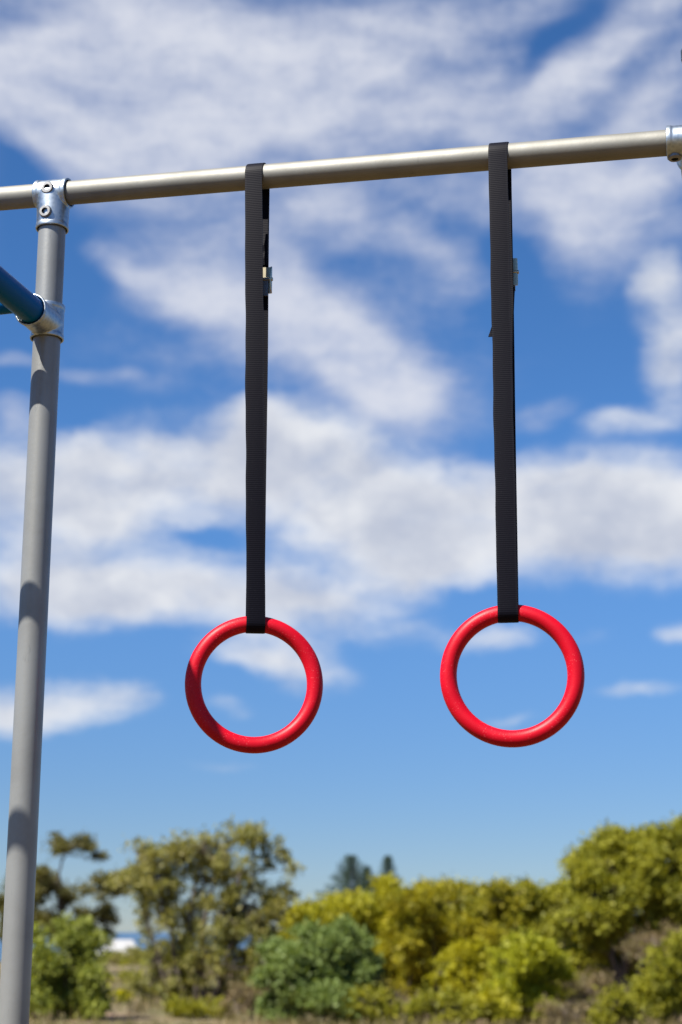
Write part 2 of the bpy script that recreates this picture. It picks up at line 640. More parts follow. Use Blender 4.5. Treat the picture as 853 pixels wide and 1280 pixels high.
# right end of the crossbar: collar with a set screw underneath, and a bar running back to a taller post
tR = (at(857, 176, 2.38) - BL).dot(bar_dir)
CR = BL + bar_dir * (tR + .0085)
m = MB()
sleeve(m, CR, bar_dir, -.0385, .045, R_BAR + .0066, R_BAR + .0020)
sleeve(m, CR, nb, .0, .066, R_BAR + .0058, R_BAR + .0010, open0=False)
tee3 = m.build('tee_fitting', M_GALV, frame, base)
cast(tee3)
screw(CR - Z * (R_BAR + .0050) - bar_dir * .027, -Z, tee3)
TP = at(868.5, 57, 3.19)
TPb = CR + nb * (3.19 - CR.y) / nb.y
pipe('crossbar', CR + nb * .03, TPb, R_BAR, M_BAR)
pipe('post', (TPb.x, TPb.y, 0), (TPb.x, TPb.y, TP.z - .02), R_POST, M_POST)
mm = MB()
mm.lathe((TPb.x, TPb.y, TP.z - .034), Z, [(0, R_POST - .002), (0, R_POST + .0025), (.022, R_POST + .0025), (.030, R_POST * .8), (.034, R_POST * .4), (.035, 0)], 36)
mm.build('post_cap', mat_plain('dark_rubber', rgb(.010, .022, .035), .5), frame, base)
pipe('post', (bar_end.x, bar_end.y, 0), (bar_end.x, bar_end.y, bar_end.z), R_POST, M_POST)


# ------------------------------------------------------------------ straps and rings
RO, RT = .1105, .0131                          # ring outer radius, tube radius


def ribbon(name, path, width, thick, parent, origin, closed=False):
    """path: (centre, width direction, outward normal)."""
    m = MB()
    n = len(path)
    vs, us = [], []
    L = 0.0
    for i, (c, w, nn) in enumerate(path):
        if i:
            L += (c - path[i - 1][0]).length
        for (a, b) in ((-1, 1), (-.86, 1.25), (.86, 1.25), (1, 1), (1, -1), (-1, -1)):
            vs.append(c + w * (width / 2 * a) + nn * (thick / 2 * b))
            us.append((width / 2 * (1 + a), L))
    fs, uf = [], []
    for i in range(n if closed else n - 1):
        j = (i + 1) % n
        for k in range(6):
            k2 = (k + 1) % 6
            fs.append((i * 6 + k, i * 6 + k2, j * 6 + k2, j * 6 + k))
            lj = us[j * 6][1] if j else L + .004
            uf.append(((us[i * 6 + k][0], us[i * 6][1]), (us[i * 6 + k2][0], us[i * 6][1]), (us[i * 6 + k2][0], lj), (us[i * 6 + k][0], lj)))
    if not closed:
        fs.append((0, 1, 2, 3, 4, 5))
        uf.append([us[q] for q in range(6)])
        fs.append(tuple((n - 1) * 6 + q for q in (5, 4, 3, 2, 1, 0)))
        uf.append([us[(n - 1) * 6 + q] for q in (5, 4, 3, 2, 1, 0)])
    m.add(vs, fs)
    ob = m.build(name, M_WEB, parent, origin, 50)
    ul = ob.data.uv_layers.new(name='UVMap')
    li = 0
    for fu in uf:
        for q in fu:
            ul.data[li].uv = q
            li += 1
    return ob


def ring_on_strap(top_px, ring_px, ring_py, strap_px, wid, lab_s, lab_r, buckle_py, tail, seed, rot, inner=1):
    rnd = random.Random(seed)
    # crossbar point under the strap
    a, b = 0.0, 2.0
    for _ in range(50):
        t = (a + b) / 2
        p = BL + bar_dir * t
        zc = p.y * CT + (p.z - CAM_Z) * ST
        if 426.5 + F_PX * p.x / zc < top_px:
            a = t
        else:
            b = t
    cb = BL + bar_dir * t
    rc = at(ring_px, ring_py, cb.y)
    vr = Vector((rc.x, rc.y, 0)).normalized()               # ring plane faces the viewer
    nr = Matrix.Rotation(R(rot), 3, 'Z') @ vr
    wr = Vector((nr.y, -nr.x, 0))
    # ring
    m = MB()
    NS, NT_ = 112, 28
    vs, fs = [], []
    for i in range(NS):
        w = 2 * PI * i / NS
        e = wr * math.cos(w) + Z * math.sin(w)
        for j in range(NT_):
            q = 2 * PI * j / NT_
            vs.append(rc + e * (RO - RT + RT * math.cos(q)) + nr * (RT * math.sin(q)))
    for i in range(NS):
        for j in range(NT_):
            i2, j2 = (i + 1) % NS, (j + 1) % NT_
            fs.append((i * NT_ + j, i2 * NT_ + j, i2 * NT_ + j2, i * NT_ + j2))
    m.add(vs, fs)
    rg = m.build('gymnastic_ring', M_RING, None, rc, 180)
    tag(rg, lab_r, 'gymnastic ring', 'red rings hung from the crossbar')
    # strap: over the bar, down the front, under the ring, up the back
    sp = at(strap_px, ring_py, cb.y)
    cr = rc + Z * (RO - RT) + wr * ((sp - rc).dot(wr))
    st = empty('ring_strap', cb, lab_s, 'strap', 'webbing straps over the crossbar')
    rb, rr = R_BAR + .0014, RT + .0014
    path = []
    wb = bar_dir.copy()
    zb = wb.cross(nb) * -1 if wb.cross(nb).z < 0 else wb.cross(nb)
    for k in range(15):                                     # over the bar, back to front
        w = PI * k / 14
        nn = nb * math.cos(w) + zb * math.sin(w)
        path.append((cb + nn * rb, wb, nn))
    N = 110
    for k in range(1, N):                                   # front run
        f = k / N
        w = (wb.lerp(wr, f)).normalized()
        nn = -(nb.lerp(nr, f)).normalized()
        c = (cb - nb * rb).lerp(cr - nr * rr, f)
        c += nn * .0012 * math.sin(f * 7 + seed) * math.sin(PI * f) + w * (.0005 * math.sin(f * 23 + seed * 2) + .0003 * math.sin(f * 61)) * math.sin(PI * f)
        path.append((c, w, nn))
    for k in range(15):
        w = PI * k / 14
        nn = -nr * math.cos(w) - Z * math.sin(w)
        path.append((cr + nn * rr, wr, nn))
    fb = None
    for k in range(1, N):                                   # back run
        f = k / N
        w = (wr.lerp(wb, f)).normalized()
        nn = (nr.lerp(nb, f)).normalized()
        c = (cr + nr * rr).lerp(cb + nb * rb, f)
        c += nn * .003 * math.sin(f * 9 + seed) * math.sin(PI * f)
        path.append((c, w, nn))
    # buckle place on the back run
    zt = at(strap_px, buckle_py, cb.y).z
    back = path[14 + N - 1 + 15 + 1:]
    bi = min(range(len(back)), key=lambda i: abs(back[i][0].z - zt))
    bc, bw, bn = back[bi]
    face = bn
    bn = bn * inner
    bc = bc + bw * (.002 if inner < 0 else .0030)
    dk = .6 if inner < 0 else .35
    ribbon('webbing', path, wid, .0019, st, cb, True)
    up = Z - bn * bn.z
    up.normalize()
    # cam buckle: base plate with two cheeks, cross pin, serrated cam lever
    bk = MB()
    hw = wid / 2 + (.0042 if inner < 0 else .0030)
    bk.box(bc + bn * .0030, bw, up, bn, hw, .024, .0010)
    for s_ in (-1, 1):
        ch = []
        for (u_, v_) in ((-.024, 0), (.024, 0), (.024, .006), (.012, .015), (-.004, .016), (-.020, .009)):
            ch.append((u_, v_ * dk + .003))
        e = bc + bw * (hw * s_)
        vs = [e + up * u_ + bn * v_ + bw * q for q in (-.0010, .0010) for (u_, v_) in ch]
        k = len(ch)
        fs = [tuple(range(k)), tuple(range(2 * k - 1, k - 1, -1))] + [(i, k + i, k + (i + 1) % k, (i + 1) % k) for i in range(k)]
        bk.add(vs, fs)
    bk.lathe(bc + bn * .0125 * dk - bw * (hw + .003), bw, [(0, 0), (0, .0032), (2 * hw + .006, .0032), (2 * hw + .006, 0)], 18)
    bko = bk.build('buckle', M_BUCKLE, st, cb)
    lv = MB()
    lv.tube([bc + bn * .0125 * dk - bw * (hw - .003), bc + bn * .0125 * dk + bw * (hw - .003)], [.0065 * dk, .0065 * dk], 20)
    lv.box(bc + bn * .0165 * dk - up * .016, bw, (up - bn * .12).normalized(), (bn + up * .12).normalized(), hw - .004, .016, .0012)
    lv.build('cam_lever', M_SCREW, bko, cb)
    # free tail of the webbing, doubled back behind the buckle
    tp = []
    for (s_, off_, side) in tail:
        tp.append((bc + up * s_ + bn * off_ + bw * side, bw, bn))
    sm = []
    for i in range(len(tp) - 1):
        for k in range(6):
            f = k / 6
            f2 = f * f * (3 - 2 * f)
            sm.append((tp[i][0].lerp(tp[i + 1][0], f) + bn * 0, bw, bn))
    sm.append(tp[-1])
    ribbon('webbing_tail', sm, wid * .97, .0018, st, cb)
    return st, rg


ring_on_strap(322, 318, 855, 318.5, .0305,
              'black webbing strap nearer the grey post, its buckle peeping out behind',
              'red ring on the strap nearer the post, crossed by a dark shadow',
              345, [(.028, .0050, -.003), (.040, .0060, -.0028), (.052, .0048, -.0026), (.064, .0062, -.0024), (.076, .0046, -.0026), (.086, .0036, -.003)], 3, 3, -1)
ring_on_strap(625, 640, 844, 637.5, .0315,
              'black webbing strap nearer the bar end, thin brass-toned buckle on its edge',
              'fully sunlit red ring on the strap farther from the grey post',
              331, [(-.026, .0060, -.001), (-.045, .010, -.003), (-.065, .012, -.0045), (-.085, .010, -.009), (-.100, .012, -.0145), (-.108, .012, -.0175)], 8, -2)


# ------------------------------------------------------------------ ground, sea
def ground_z(x, y):
    r = math.hypot(x, y)
    z = .10 * math.sin(x * .21 + 1.0) * math.sin(y * .17) * min(1, r / 20)
    z += .22 * math.sin(x * .07 + y * .045 + .6) * min(1, r / 45)
    if r < 14:
        z *= 0.0 if r < 6 else (r - 6) / 8
    if y > 40:
        z += .35 * math.sin((y - 40) * .09) * math.exp(-((x + 6) / 60) ** 2) * .5
    q = max(0.0, min(1.0, (y - 95) / 130))
    z -= 6.5 * q * q * (3 - 2 * q)
    q = max(0.0, min(1.0, (r - 420) / 400))
    z -= 4.5 * q * (1 if y > 0 else 0)
    return z


def axis(lo, hi, c, n):
    out = []
    for i in range(n + 1):
        t = -1 + 2 * i / n
        out.append(c + (hi - c) * t ** 3 if t > 0 else c + (c - lo) * t ** 3)
    return out


xs, ys = axis(-1600, 1600, 0, 120), axis(-1600, 700, 40, 140)
gm = MB()
gm.add([(x, y, ground_z(x, y)) for y in ys for x in xs],
       [(j * 121 + i, j * 121 + i + 1, (j + 1) * 121 + i + 1, (j + 1) * 121 + i) for j in range(140) for i in range(120)])
mg, t, p, co = material('sandy_ground')
n1 = t.noise(co, .16, 6, .6)
n2 = t.noise(co, 2.2, 6, .65)
n3 = t.noise(co, 30, 4, .6)
c = t.mix(t.smooth(n1, .40, .52), rgb(.235, .150, .098), rgb(.080, .076, .024))
c = t.mix(t.smooth(n2, .42, .68), c, rgb(.17, .12, .07))
c = t.mix(t.math('MULTIPLY', t.smooth(n3, .45, .75), .45), c, rgb(.10, .075, .045))
ln = t.vmath('LENGTH', co)
ln = t.t.nodes[-1].outputs['Value']
mulch = t.mix(t.smooth(t.noise(co, 14, 5, .7), .35, .65), rgb(.155, .098, .030), rgb(.062, .040, .013))
c = t.mix(t.smooth(t.math('ADD', ln, t.math('MULTIPLY', n2, 3.0)), 14.5, 16.5, 1, 0), c, mulch)
t.put(p.inputs['Base Color'], c)
p.inputs['Roughness'].default_value = .95
t.put(p.inputs['Normal'], t.bump(t.math('ADD', n2, t.math('MULTIPLY', n3, .3)), .5, .08))
tag(gm.build('ground', mg, None, (0, 0, 0), 180), kind='structure')

sm = MB()
sm.add([(-40000, -40000, -6.0), (40000, -40000, -6.0), (40000, 45000, -6.0), (-40000, 45000, -6.0)], [(0, 1, 2, 3)])
ms, t, p, co = material('sea_water')
n = t.noise(t.mapping(co, scl=(.02, .05, 1)), 1.0, 6, .6)
t.put(p.inputs['Base Color'], t.mix(n, rgb(.008, .045, .11), rgb(.016, .075, .15)))
p.inputs['Roughness'].default_value = .3
t.put(p.inputs['Normal'], t.bump(t.noise(co, .5, 5, .6), .8, 1.0))
tag(sm.build('sea', ms, None, (0, 0, 0)), kind='structure')

# ------------------------------------------------------------------ plants
L_GUM = mat_leaf('grey_green_leaf', rgb(0.1456, 0.1568, 0.0336), rgb(0.2408, 0.2296, 0.0560), rgb(0.3696, 0.3360, 0.1344), .4)
L_DARK = mat_leaf('dark_olive_leaf', rgb(.070, .074, .018), rgb(.125, .118, .030), rgb(.19, .165, .055), .35)
L_MID = mat_leaf('mid_green_leaf', rgb(0.1380, 0.1680, 0.0286), rgb(0.2300, 0.2640, 0.0396), rgb(0.3220, 0.3480, 0.0770), .4)
L_BLUE = mat_leaf('blue_green_leaf', rgb(0.0986, 0.1464, 0.0334), rgb(0.1528, 0.2084, 0.0543), rgb(0.2661, 0.3379, 0.1087), .35)
L_YEL = mat_leaf('wattle_yellow_leaf', rgb(0.3072, 0.2845, 0.0115), rgb(0.1968, 0.2083, 0.0154), rgb(0.4416, 0.4064, 0.0192), .42)
L_LIME = mat_leaf('lime_green_leaf', rgb(0.2688, 0.2845, 0.0154), rgb(0.1872, 0.2134, 0.0154), rgb(0.4032, 0.3962, 0.0240), .42)
L_OLIVE = mat_leaf('olive_leaf', rgb(0.1632, 0.1748, 0.0154), rgb(0.2448, 0.2438, 0.0211), rgb(0.3456, 0.3251, 0.0336), .4)
L_MIX = mat_leaf('wattle_mixed_leaf', rgb(0.2580, 0.2349, 0.0120), rgb(0.1440, 0.1549, 0.0144), rgb(0.4320, 0.3683, 0.0216), .4)
L_PINE = mat_leaf('pine_needle', rgb(0.0173, 0.0352, 0.0141), rgb(0.0302, 0.0528, 0.0205), rgb(0.0432, 0.0704, 0.0320), .15)
L_DRY = mat_leaf('dry_leaf', rgb(.165, .120, .062), rgb(.095, .092, .030), rgb(.24, .185, .10), .25)
BARK_G = mat_bark('grey_bark', rgb(.20, .16, .125), rgb(.095, .075, .06))
BARK_D = mat_bark('dark_bark', rgb(.085, .065, .052), rgb(.035, .028, .024))


def quads(name, P, mat, parent, origin, sharp=None):
    """P: (n,4,3) leaf corners."""
    n = len(P)
    me = bpy.data.meshes.new(name)
    me.vertices.add(n * 4)
    me.vertices.foreach_set('co', (P.reshape(-1, 3) - np.array(origin)).astype(np.float32).ravel())
    me.loops.add(n * 4)
    me.loops.foreach_set('vertex_index', np.arange(n * 4, dtype=np.int32))
    me.polygons.add(n)
    me.polygons.foreach_set('loop_start', np.arange(0, n * 4, 4, dtype=np.int32))
    me.update(calc_edges=True)
    me.validate()
    me.materials.append(mat)
    ob = bpy.data.objects.new(name, me)
    col.objects.link(ob)
    if parent is not None:
        ob.parent = parent
    else:
        ob.location = origin
    return ob


def leaves(rg, centres, sig, per, lw, ll, outward=None):
    """per leaves about each centre; lw/ll half width and length."""
    n = len(centres) * per
    c = np.repeat(centres, per, 0) + rg.normal(size=(n, 3)) * np.repeat(sig, per, 0)
    d = rg.normal(size=(n, 3)) + np.array([0, 0, .25])
    if outward is not None:
        d += np.repeat(outward, per, 0) * .7
    d /= np.linalg.norm(d, axis=1)[:, None]
    q = rg.normal(size=(n, 3))
    s = np.cross(d, q)
    s /= np.linalg.norm(s, axis=1)[:, None]
    nn = np.cross(d, s)
    k = rg.uniform(.45, 1.4, (n, 1))
    a = c
    b = c + d * ll * k * .5 + s * lw * k + nn * lw * .25
    e = c + d * ll * k
    f = c + d * ll * k * .45 - s * lw * k + nn * lw * .25
    return np.stack([a, b, e, f], 1)


def plant(name, label, cat, d, base_px, clumps, leaf, bark, trunks, lw=.020, ll=.095, per=34, dens=60, sub=.2,
          seed=1, group=None, crown='crown', stem='trunk', hang=0.0, twig=.012, fill=.30, lump=.17):
    """clumps: (px, py, rx_px, ry_px, depth offset); trunks: list of (base px offset m, [(px, py)...], radius)."""
    per, dens, lw, ll = int(per * 1.3), dens * 1.55, lw * 1.25, ll * 1.1
    rg = np.random.default_rng(seed)
    g = at(base_px, 1200, d)
    gz = ground_z(g.x, d)
    o = Vector((g.x, d, gz))
    e = empty(name, o, label, cat, group)
    C, OUT, SIG, tw = [], [], [], MB()
    for (px, py, rx, ry, dy) in clumps:
        dd = d + dy
        c = at(px, py, dd)
        zc = dd * CT + (c.z - CAM_Z) * ST
        sx, sz = rx * zc / F_PX, ry * zc / F_PX
        sy = (sx + sz) * .5
        ns = max(5, int(dens * (sx * sz + sx * sy + sy * sz) / 1.0))
        nb_ = max(6, int(ns / 16))
        ub = rg.normal(size=(nb_, 3)) + np.array([0, 0, .2])
        ub /= np.linalg.norm(ub, axis=1)[:, None]
        ub *= rg.uniform(.85, 1.25, (nb_, 1))
        u = ub[rg.integers(0, nb_, ns)] + rg.normal(size=(ns, 3)) * lump
        u /= np.linalg.norm(u, axis=1)[:, None]
        rad = np.where(rg.random(ns) < fill, rg.uniform(.25, .8, ns), rg.uniform(.78, 1.08, ns))[:, None]
        P = np.array(c)[None] + u * rad * np.array([sx, sy, sz])[None]
        P[:, 2] -= hang * rg.random(ns)
        ok = P[:, 2] > gz + .08
        P, u = P[ok], u[ok]
        C.append(P)
        OUT.append(u)
        SIG.append(np.repeat(np.array([[sub, sub, sub * .75]]) * min(1.0, .45 + .5 * sx), len(P), 0) * rg.uniform(.6, 1.2, (len(P), 1)))
        if twig:
            for q in P[:: max(1, len(P) // 26)]:
                mid = Vector(c).lerp(Vector(q), .5) + Vector(rg.normal(size=3)) * .06
                tw.tube([c, mid, Vector(q)], [twig, twig * .7, twig * .35], 4, False)
    samp = []
    for (bx, pts, r) in trunks:
        pp = [Vector((g.x, d, gz - .10)), Vector((g.x + bx, d, gz + .03))] + [at(px, py, d + (pts2[0] if pts2 else 0)) for (px, py, *pts2) in pts]
        sm_, rr = [], []
        n = len(pp) - 1
        for i in range(n):
            for k in range(4):
                f = k / 4
                p0, p1, p2, p3 = pp[max(i - 1, 0)], pp[i], pp[i + 1], pp[min(i + 2, n)]
                v = .5 * ((2 * p1) + (p2 - p0) * f + (2 * p0 - 5 * p1 + 4 * p2 - p3) * f * f + (3 * p1 - p0 - 3 * p2 + p3) * f ** 3)
                sm_.append(v + Vector(rg.normal(size=3)) * r * .22)
                rr.append(r * (1 - .78 * (i + f) / n))
        sm_.append(pp[-1])
        rr.append(r * .2)
        tw.tube(sm_, rr, 9)
        samp += list(zip(sm_, rr))
    for (px, py, rx, ry, dy) in clumps:                     # a bough from the trunk into every clump
        c = at(px, py, d + dy)
        q, r = min(samp, key=lambda k: (k[0] - c).length + (2.0 if k[0].z > c.z else 0))
        md = q.lerp(c, .5) + Vector((0, 0, -.06 * (c - q).length)) + Vector(rg.normal(size=3)) * .04
        r = max(r * .6, .009)
        tw.tube([q, md, c], [r, r * .75, r * .5], 6)
    P = leaves(rg, np.concatenate(C), np.concatenate(SIG), per, lw, ll, np.concatenate(OUT))
    P[:, :, 2] = np.maximum(P[:, :, 2], gz + .01)
    if tw.v:
        tw.build(stem, bark, e, o, 60)
    quads(crown, P, leaf, e, np.array(o))
    return e


SH = 'coastal shrubs behind the rings'
# sparse dark tree beside the post
plant('gum_tree', 'thin dark tree with flat separate leaf tufts just right of the grey post', 'tree', 50, 76,
      [(96, 1058, 26, 11, 0), (72, 1056, 12, 11, .3), (120, 1068, 11, 6, .2), (72, 1105, 26, 18, 0), (52, 1100, 12, 14, -.4), (84, 1128, 18, 10, .3), (128, 1115, 30, 15, -.3), (150, 1102, 14, 10, 0),
       (105, 1148, 16, 14, 0), (134, 1150, 14, 16, .3), (30, 1140, 26, 34, .5), (62, 1158, 30, 16, .4), (8, 1130, 14, 40, .6), (122, 1172, 22, 14, .2)],
      L_DARK, BARK_D, [(0, [(78, 1170), (74, 1110), (76, 1085), (88, 1058)], .09), (.3, [(110, 1180), (118, 1150), (126, 1116)], .06), (-.1, [(70, 1150), (58, 1105)], .05)],
      lw=.022, ll=.10, per=30, dens=44, sub=.17, seed=11, stem='trunk', fill=.5)
plant('shrub', 'rounded mid green shrub close to the foot of the grey post', 'shrub', 27.5, 80,
      [(84, 1205, 46, 52, 0), (112, 1225, 24, 40, .2), (50, 1210, 28, 46, .2), (88, 1168, 28, 18, .1), (70, 1250, 44, 34, -.2), (112, 1255, 20, 26, .1), (84, 1235, 46, 36, .3), (46, 1258, 26, 22, 0), (96, 1265, 36, 16, -.2)],
      L_MID, BARK_G, [(0, [(82, 1240), (84, 1190)], .04), (.1, [(102, 1245), (110, 1215)], .03), (-.2, [(64, 1245), (54, 1210)], .03)],
      lw=.016, ll=.07, per=30, dens=95, sub=.11, seed=12, group=SH, crown='foliage', stem='stem', twig=.007)
plant('gum_tree', 'tall open gum tree with sky showing through its crown, between post and ring', 'tree', 33, 232,
      [(180, 1072, 32, 26, 0), (215, 1062, 30, 24, .2), (250, 1058, 34, 26, -.2), (285, 1056, 30, 24, .2), (312, 1048, 26, 22, 0), (330, 1062, 15, 16, .3), (160, 1100, 24, 18, .2),
       (205, 1100, 24, 22, -.3), (262, 1100, 30, 24, .1), (300, 1092, 26, 24, -.2), (352, 1066, 9, 16, .2), (365, 1085, 8, 9, 0),
       (186, 1138, 16, 26, .2), (206, 1150, 22, 34, 0), (240, 1140, 16, 30, .3), (280, 1135, 24, 30, 0), (318, 1130, 24, 34, .1), (342, 1150, 22, 38, .3),
       (196, 1200, 22, 36, .1), (255, 1190, 26, 34, -.1), (300, 1190, 34, 44, .2), (330, 1200, 30, 40, -.3), (215, 1240, 26, 26, .2), (290, 1245, 40, 28, 0), (360, 1130, 10, 16, 0), (358, 1108, 7, 12, .2), (225, 1195, 30, 46, .5), (285, 1180, 34, 40, .5), (250, 1240, 60, 30, .6), (175, 1235, 18, 28, .3), (350, 1195, 20, 40, .5), (325, 1240, 40, 34, .6),(188, 1090, 30, 22, .3)],
      L_GUM, BARK_D, [(0, [(224, 1215), (212, 1160), (198, 1105), (185, 1075)], .085), (.35, [(252, 1220), (254, 1160), (268, 1105), (284, 1062)], .085), (.2, [(244, 1210), (236, 1150), (246, 1095), (252, 1062)], .06),
                      (.5, [(280, 1210), (300, 1150), (316, 1090), (314, 1052)], .06), (-.3, [(206, 1225), (196, 1190), (182, 1140)], .05)],
      lw=.016, ll=.10, per=22, dens=44, sub=.14, seed=13, hang=.22, fill=.35, lump=.22)
plant('shrub', 'blue green rounded shrub below the ring hung nearer the post', 'shrub', 27, 405,
      [(405, 1215, 56, 42, 0), (372, 1195, 40, 26, .2), (432, 1200, 34, 32, .2), (385, 1245, 52, 36, -.2), (440, 1245, 36, 36, -.1), (350, 1225, 24, 30, .1), (410, 1188, 30, 20, 0), (400, 1258, 66, 24, .1), (344, 1198, 14, 22, .1), (458, 1184, 14, 20, .2), (428, 1168, 14, 14, 0), (382, 1172, 16, 12, .1), (455, 1230, 28, 34, .2), (350, 1255, 26, 24, .1)],
      L_BLUE, BARK_G, [(0, [(404, 1250), (400, 1205)], .05), (.25, [(428, 1250), (440, 1215)], .035), (-.3, [(378, 1250), (362, 1215)], .035)],
      lw=.015, ll=.085, per=30, dens=95, sub=.11, seed=14, group=SH, crown='foliage', stem='stem', twig=.007)
plant('wattle', 'bright yellow wattle rising behind the blue green shrub', 'shrub', 36, 420,
      [(405, 1152, 48, 20, 0), (365, 1168, 34, 20, .2), (450, 1138, 42, 24, .1), (480, 1122, 26, 20, -.2), (345, 1182, 22, 24, 0), (435, 1172, 60, 30, .4), (490, 1158, 36, 36, 0), (470, 1205, 40, 40, .2), (400, 1190, 50, 30, .6), (340, 1210, 30, 40, .8), (455, 1190, 40, 40, .9), (430, 1225, 60, 36, .6), (380, 1215, 40, 36, .6), (492, 1245, 34, 26, .5), (505, 1225, 40, 40, 1.4), (440, 1165, 70, 40, 1.2)],
      L_YEL, BARK_D, [(0, [(424, 1220), (420, 1160)], .06), (.5, [(460, 1210), (480, 1140)], .05), (-.5, [(392, 1220), (372, 1175)], .05)],
      lw=.022, ll=.075, per=32, dens=70, sub=.14, seed=15, group=SH, crown='foliage', stem='stem')
plant('wattle', 'wide yellow green wattle with dark hollows, midway between the two rings', 'shrub', 35, 545,
      [(545, 1128, 40, 22, 0), (580, 1120, 36, 20, .2), (520, 1140, 30, 26, -.2), (615, 1132, 34, 24, 0), (555, 1160, 56, 26, .2), (510, 1180, 32, 34, .1), (600, 1165, 46, 26, -.1), (530, 1212, 40, 24, .4), (640, 1120, 20, 18, .2), (550, 1190, 60, 34, .7), (500, 1190, 40, 50, 1.0), (600, 1190, 50, 50, 1.2), (520, 1240, 50, 30, .6), (590, 1215, 50, 40, .8), (560, 1250, 50, 24, .5), (570, 1150, 70, 40, 1.0), (540, 1220, 60, 40, 1.6)],
      L_MIX, BARK_D, [(0, [(545, 1215), (540, 1150)], .07), (.6, [(580, 1205), (600, 1140)], .06), (-.6, [(515, 1215), (515, 1160)], .05)],
      lw=.022, ll=.075, per=32, dens=62, sub=.15, seed=16, group=SH, crown='foliage', stem='stem')
plant('wattle', 'olive wattle with several low domes, below the ring farther from the post', 'shrub', 37, 670,
      [(655, 1118, 26, 18, 0), (690, 1125, 34, 20, .2), (720, 1130, 26, 26, 0), (650, 1150, 40, 24, -.1), (700, 1165, 52, 34, .2), (640, 1172, 30, 28, .1), (720, 1205, 34, 34, .1), (660, 1190, 40, 40, .3), (690, 1225, 60, 34, .6), (680, 1185, 60, 50, 1.2), (735, 1240, 50, 34, 1.2), (735, 1190, 30, 40, .7), (640, 1220, 50, 40, .6), (745, 1140, 26, 40, .8), (700, 1150, 50, 40, 1.0), (730, 1215, 60, 40, 1.8)],
      L_OLIVE, BARK_D, [(0, [(670, 1215), (664, 1150)], .07), (.6, [(700, 1205), (710, 1145)], .06)],
      lw=.022, ll=.08, per=32, dens=60, sub=.15, seed=17, group=SH, crown='foliage', stem='stem')
plant('shrub', 'small bright lime green dome shrub standing before the olive wattle', 'shrub', 28, 652,
      [(655, 1205, 42, 28, 0), (640, 1225, 36, 32, -.1), (682, 1225, 30, 34, .1), (655, 1245, 46, 30, 0), (628, 1205, 20, 18, .1), (655, 1255, 46, 24, .2)],
      L_LIME, BARK_D, [(0, [(655, 1255), (655, 1215)], .04), (.2, [(670, 1255), (682, 1220)], .03)],
      lw=.016, ll=.065, per=30, dens=110, sub=.10, seed=18, group=SH, crown='foliage', stem='stem', twig=.006)
plant('shrub', 'low yellow green shrub touching the lime green dome shrub', 'shrub', 29.5, 575,
      [(572, 1205, 28, 24, 0), (598, 1198, 24, 22, .1), (552, 1215, 16, 16, 0), (585, 1228, 36, 18, .1), (606, 1215, 22, 26, -.1), (578, 1240, 36, 26, .2)],
      L_YEL, BARK_D, [(0, [(578, 1250), (580, 1210)], .035), (.15, [(592, 1248), (600, 1205)], .025)],
      lw=.017, ll=.065, per=30, dens=100, sub=.10, seed=19, group=SH, crown='foliage', stem='stem', twig=.006)
plant('coast_tree', 'large spreading tree with dark forked trunk at the picture edge', 'tree', 31, 775,
      [(745, 1082, 32, 28, 0), (775, 1068, 34, 26, .2), (800, 1090, 44, 32, -.2), (735, 1100, 24, 24, .2), (760, 1115, 42, 26, -.3), (815, 1060, 26, 22, .3), (850, 1065, 36, 34, 0), (832, 1105, 40, 32, -.1),
       (880, 1100, 40, 50, .3), (735, 1165, 36, 30, .4), (845, 1145, 40, 26, 0), (705, 1185, 26, 24, .2), (720, 1150, 28, 24, -.2), (880, 1170, 40, 30, .2), (760, 1150, 26, 18, -.3), (825, 1085, 50, 44, .6), (770, 1095, 50, 34, .6), (850, 1140, 50, 36, .7), (800, 1200, 40, 24, 1.4), (740, 1205, 30, 26, 1.2), (840, 1190, 50, 40, 1.5), (880, 1060, 40, 40, .2), (790, 1150, 60, 50, 1.6), (800, 1215, 70, 40, 2.0), (860, 1215, 40, 50, 1.8), (722, 1085, 16, 16, .2)],
      L_OLIVE, BARK_D, [(0, [(772, 1215), (760, 1175), (742, 1120), (748, 1085)], .11), (.1, [(782, 1205), (800, 1170), (826, 1110), (848, 1070)], .11), (.15, [(780, 1195), (784, 1150), (790, 1095)], .08),
                        (-.1, [(765, 1200), (730, 1180), (712, 1165)], .06), (.3, [(800, 1215), (850, 1170), (880, 1120)], .08)],
      lw=.020, ll=.075, per=34, dens=66, sub=.15, seed=20, fill=.3)
plant('shrub', 'olive shrub under the spreading tree, cut by the picture edge', 'shrub', 27.5, 845,
      [(840, 1225, 40, 40, 0), (820, 1250, 30, 30, .1), (862, 1200, 30, 30, .1), (800, 1262, 24, 18, 0), (845, 1255, 36, 24, .2), (870, 1225, 30, 40, .2)],
      L_OLIVE, BARK_D, [(0, [(842, 1255), (842, 1220)], .04)],
      lw=.016, ll=.075, per=28, dens=70, sub=.12, seed=21, group=SH, crown='foliage', stem='stem', twig=.007)
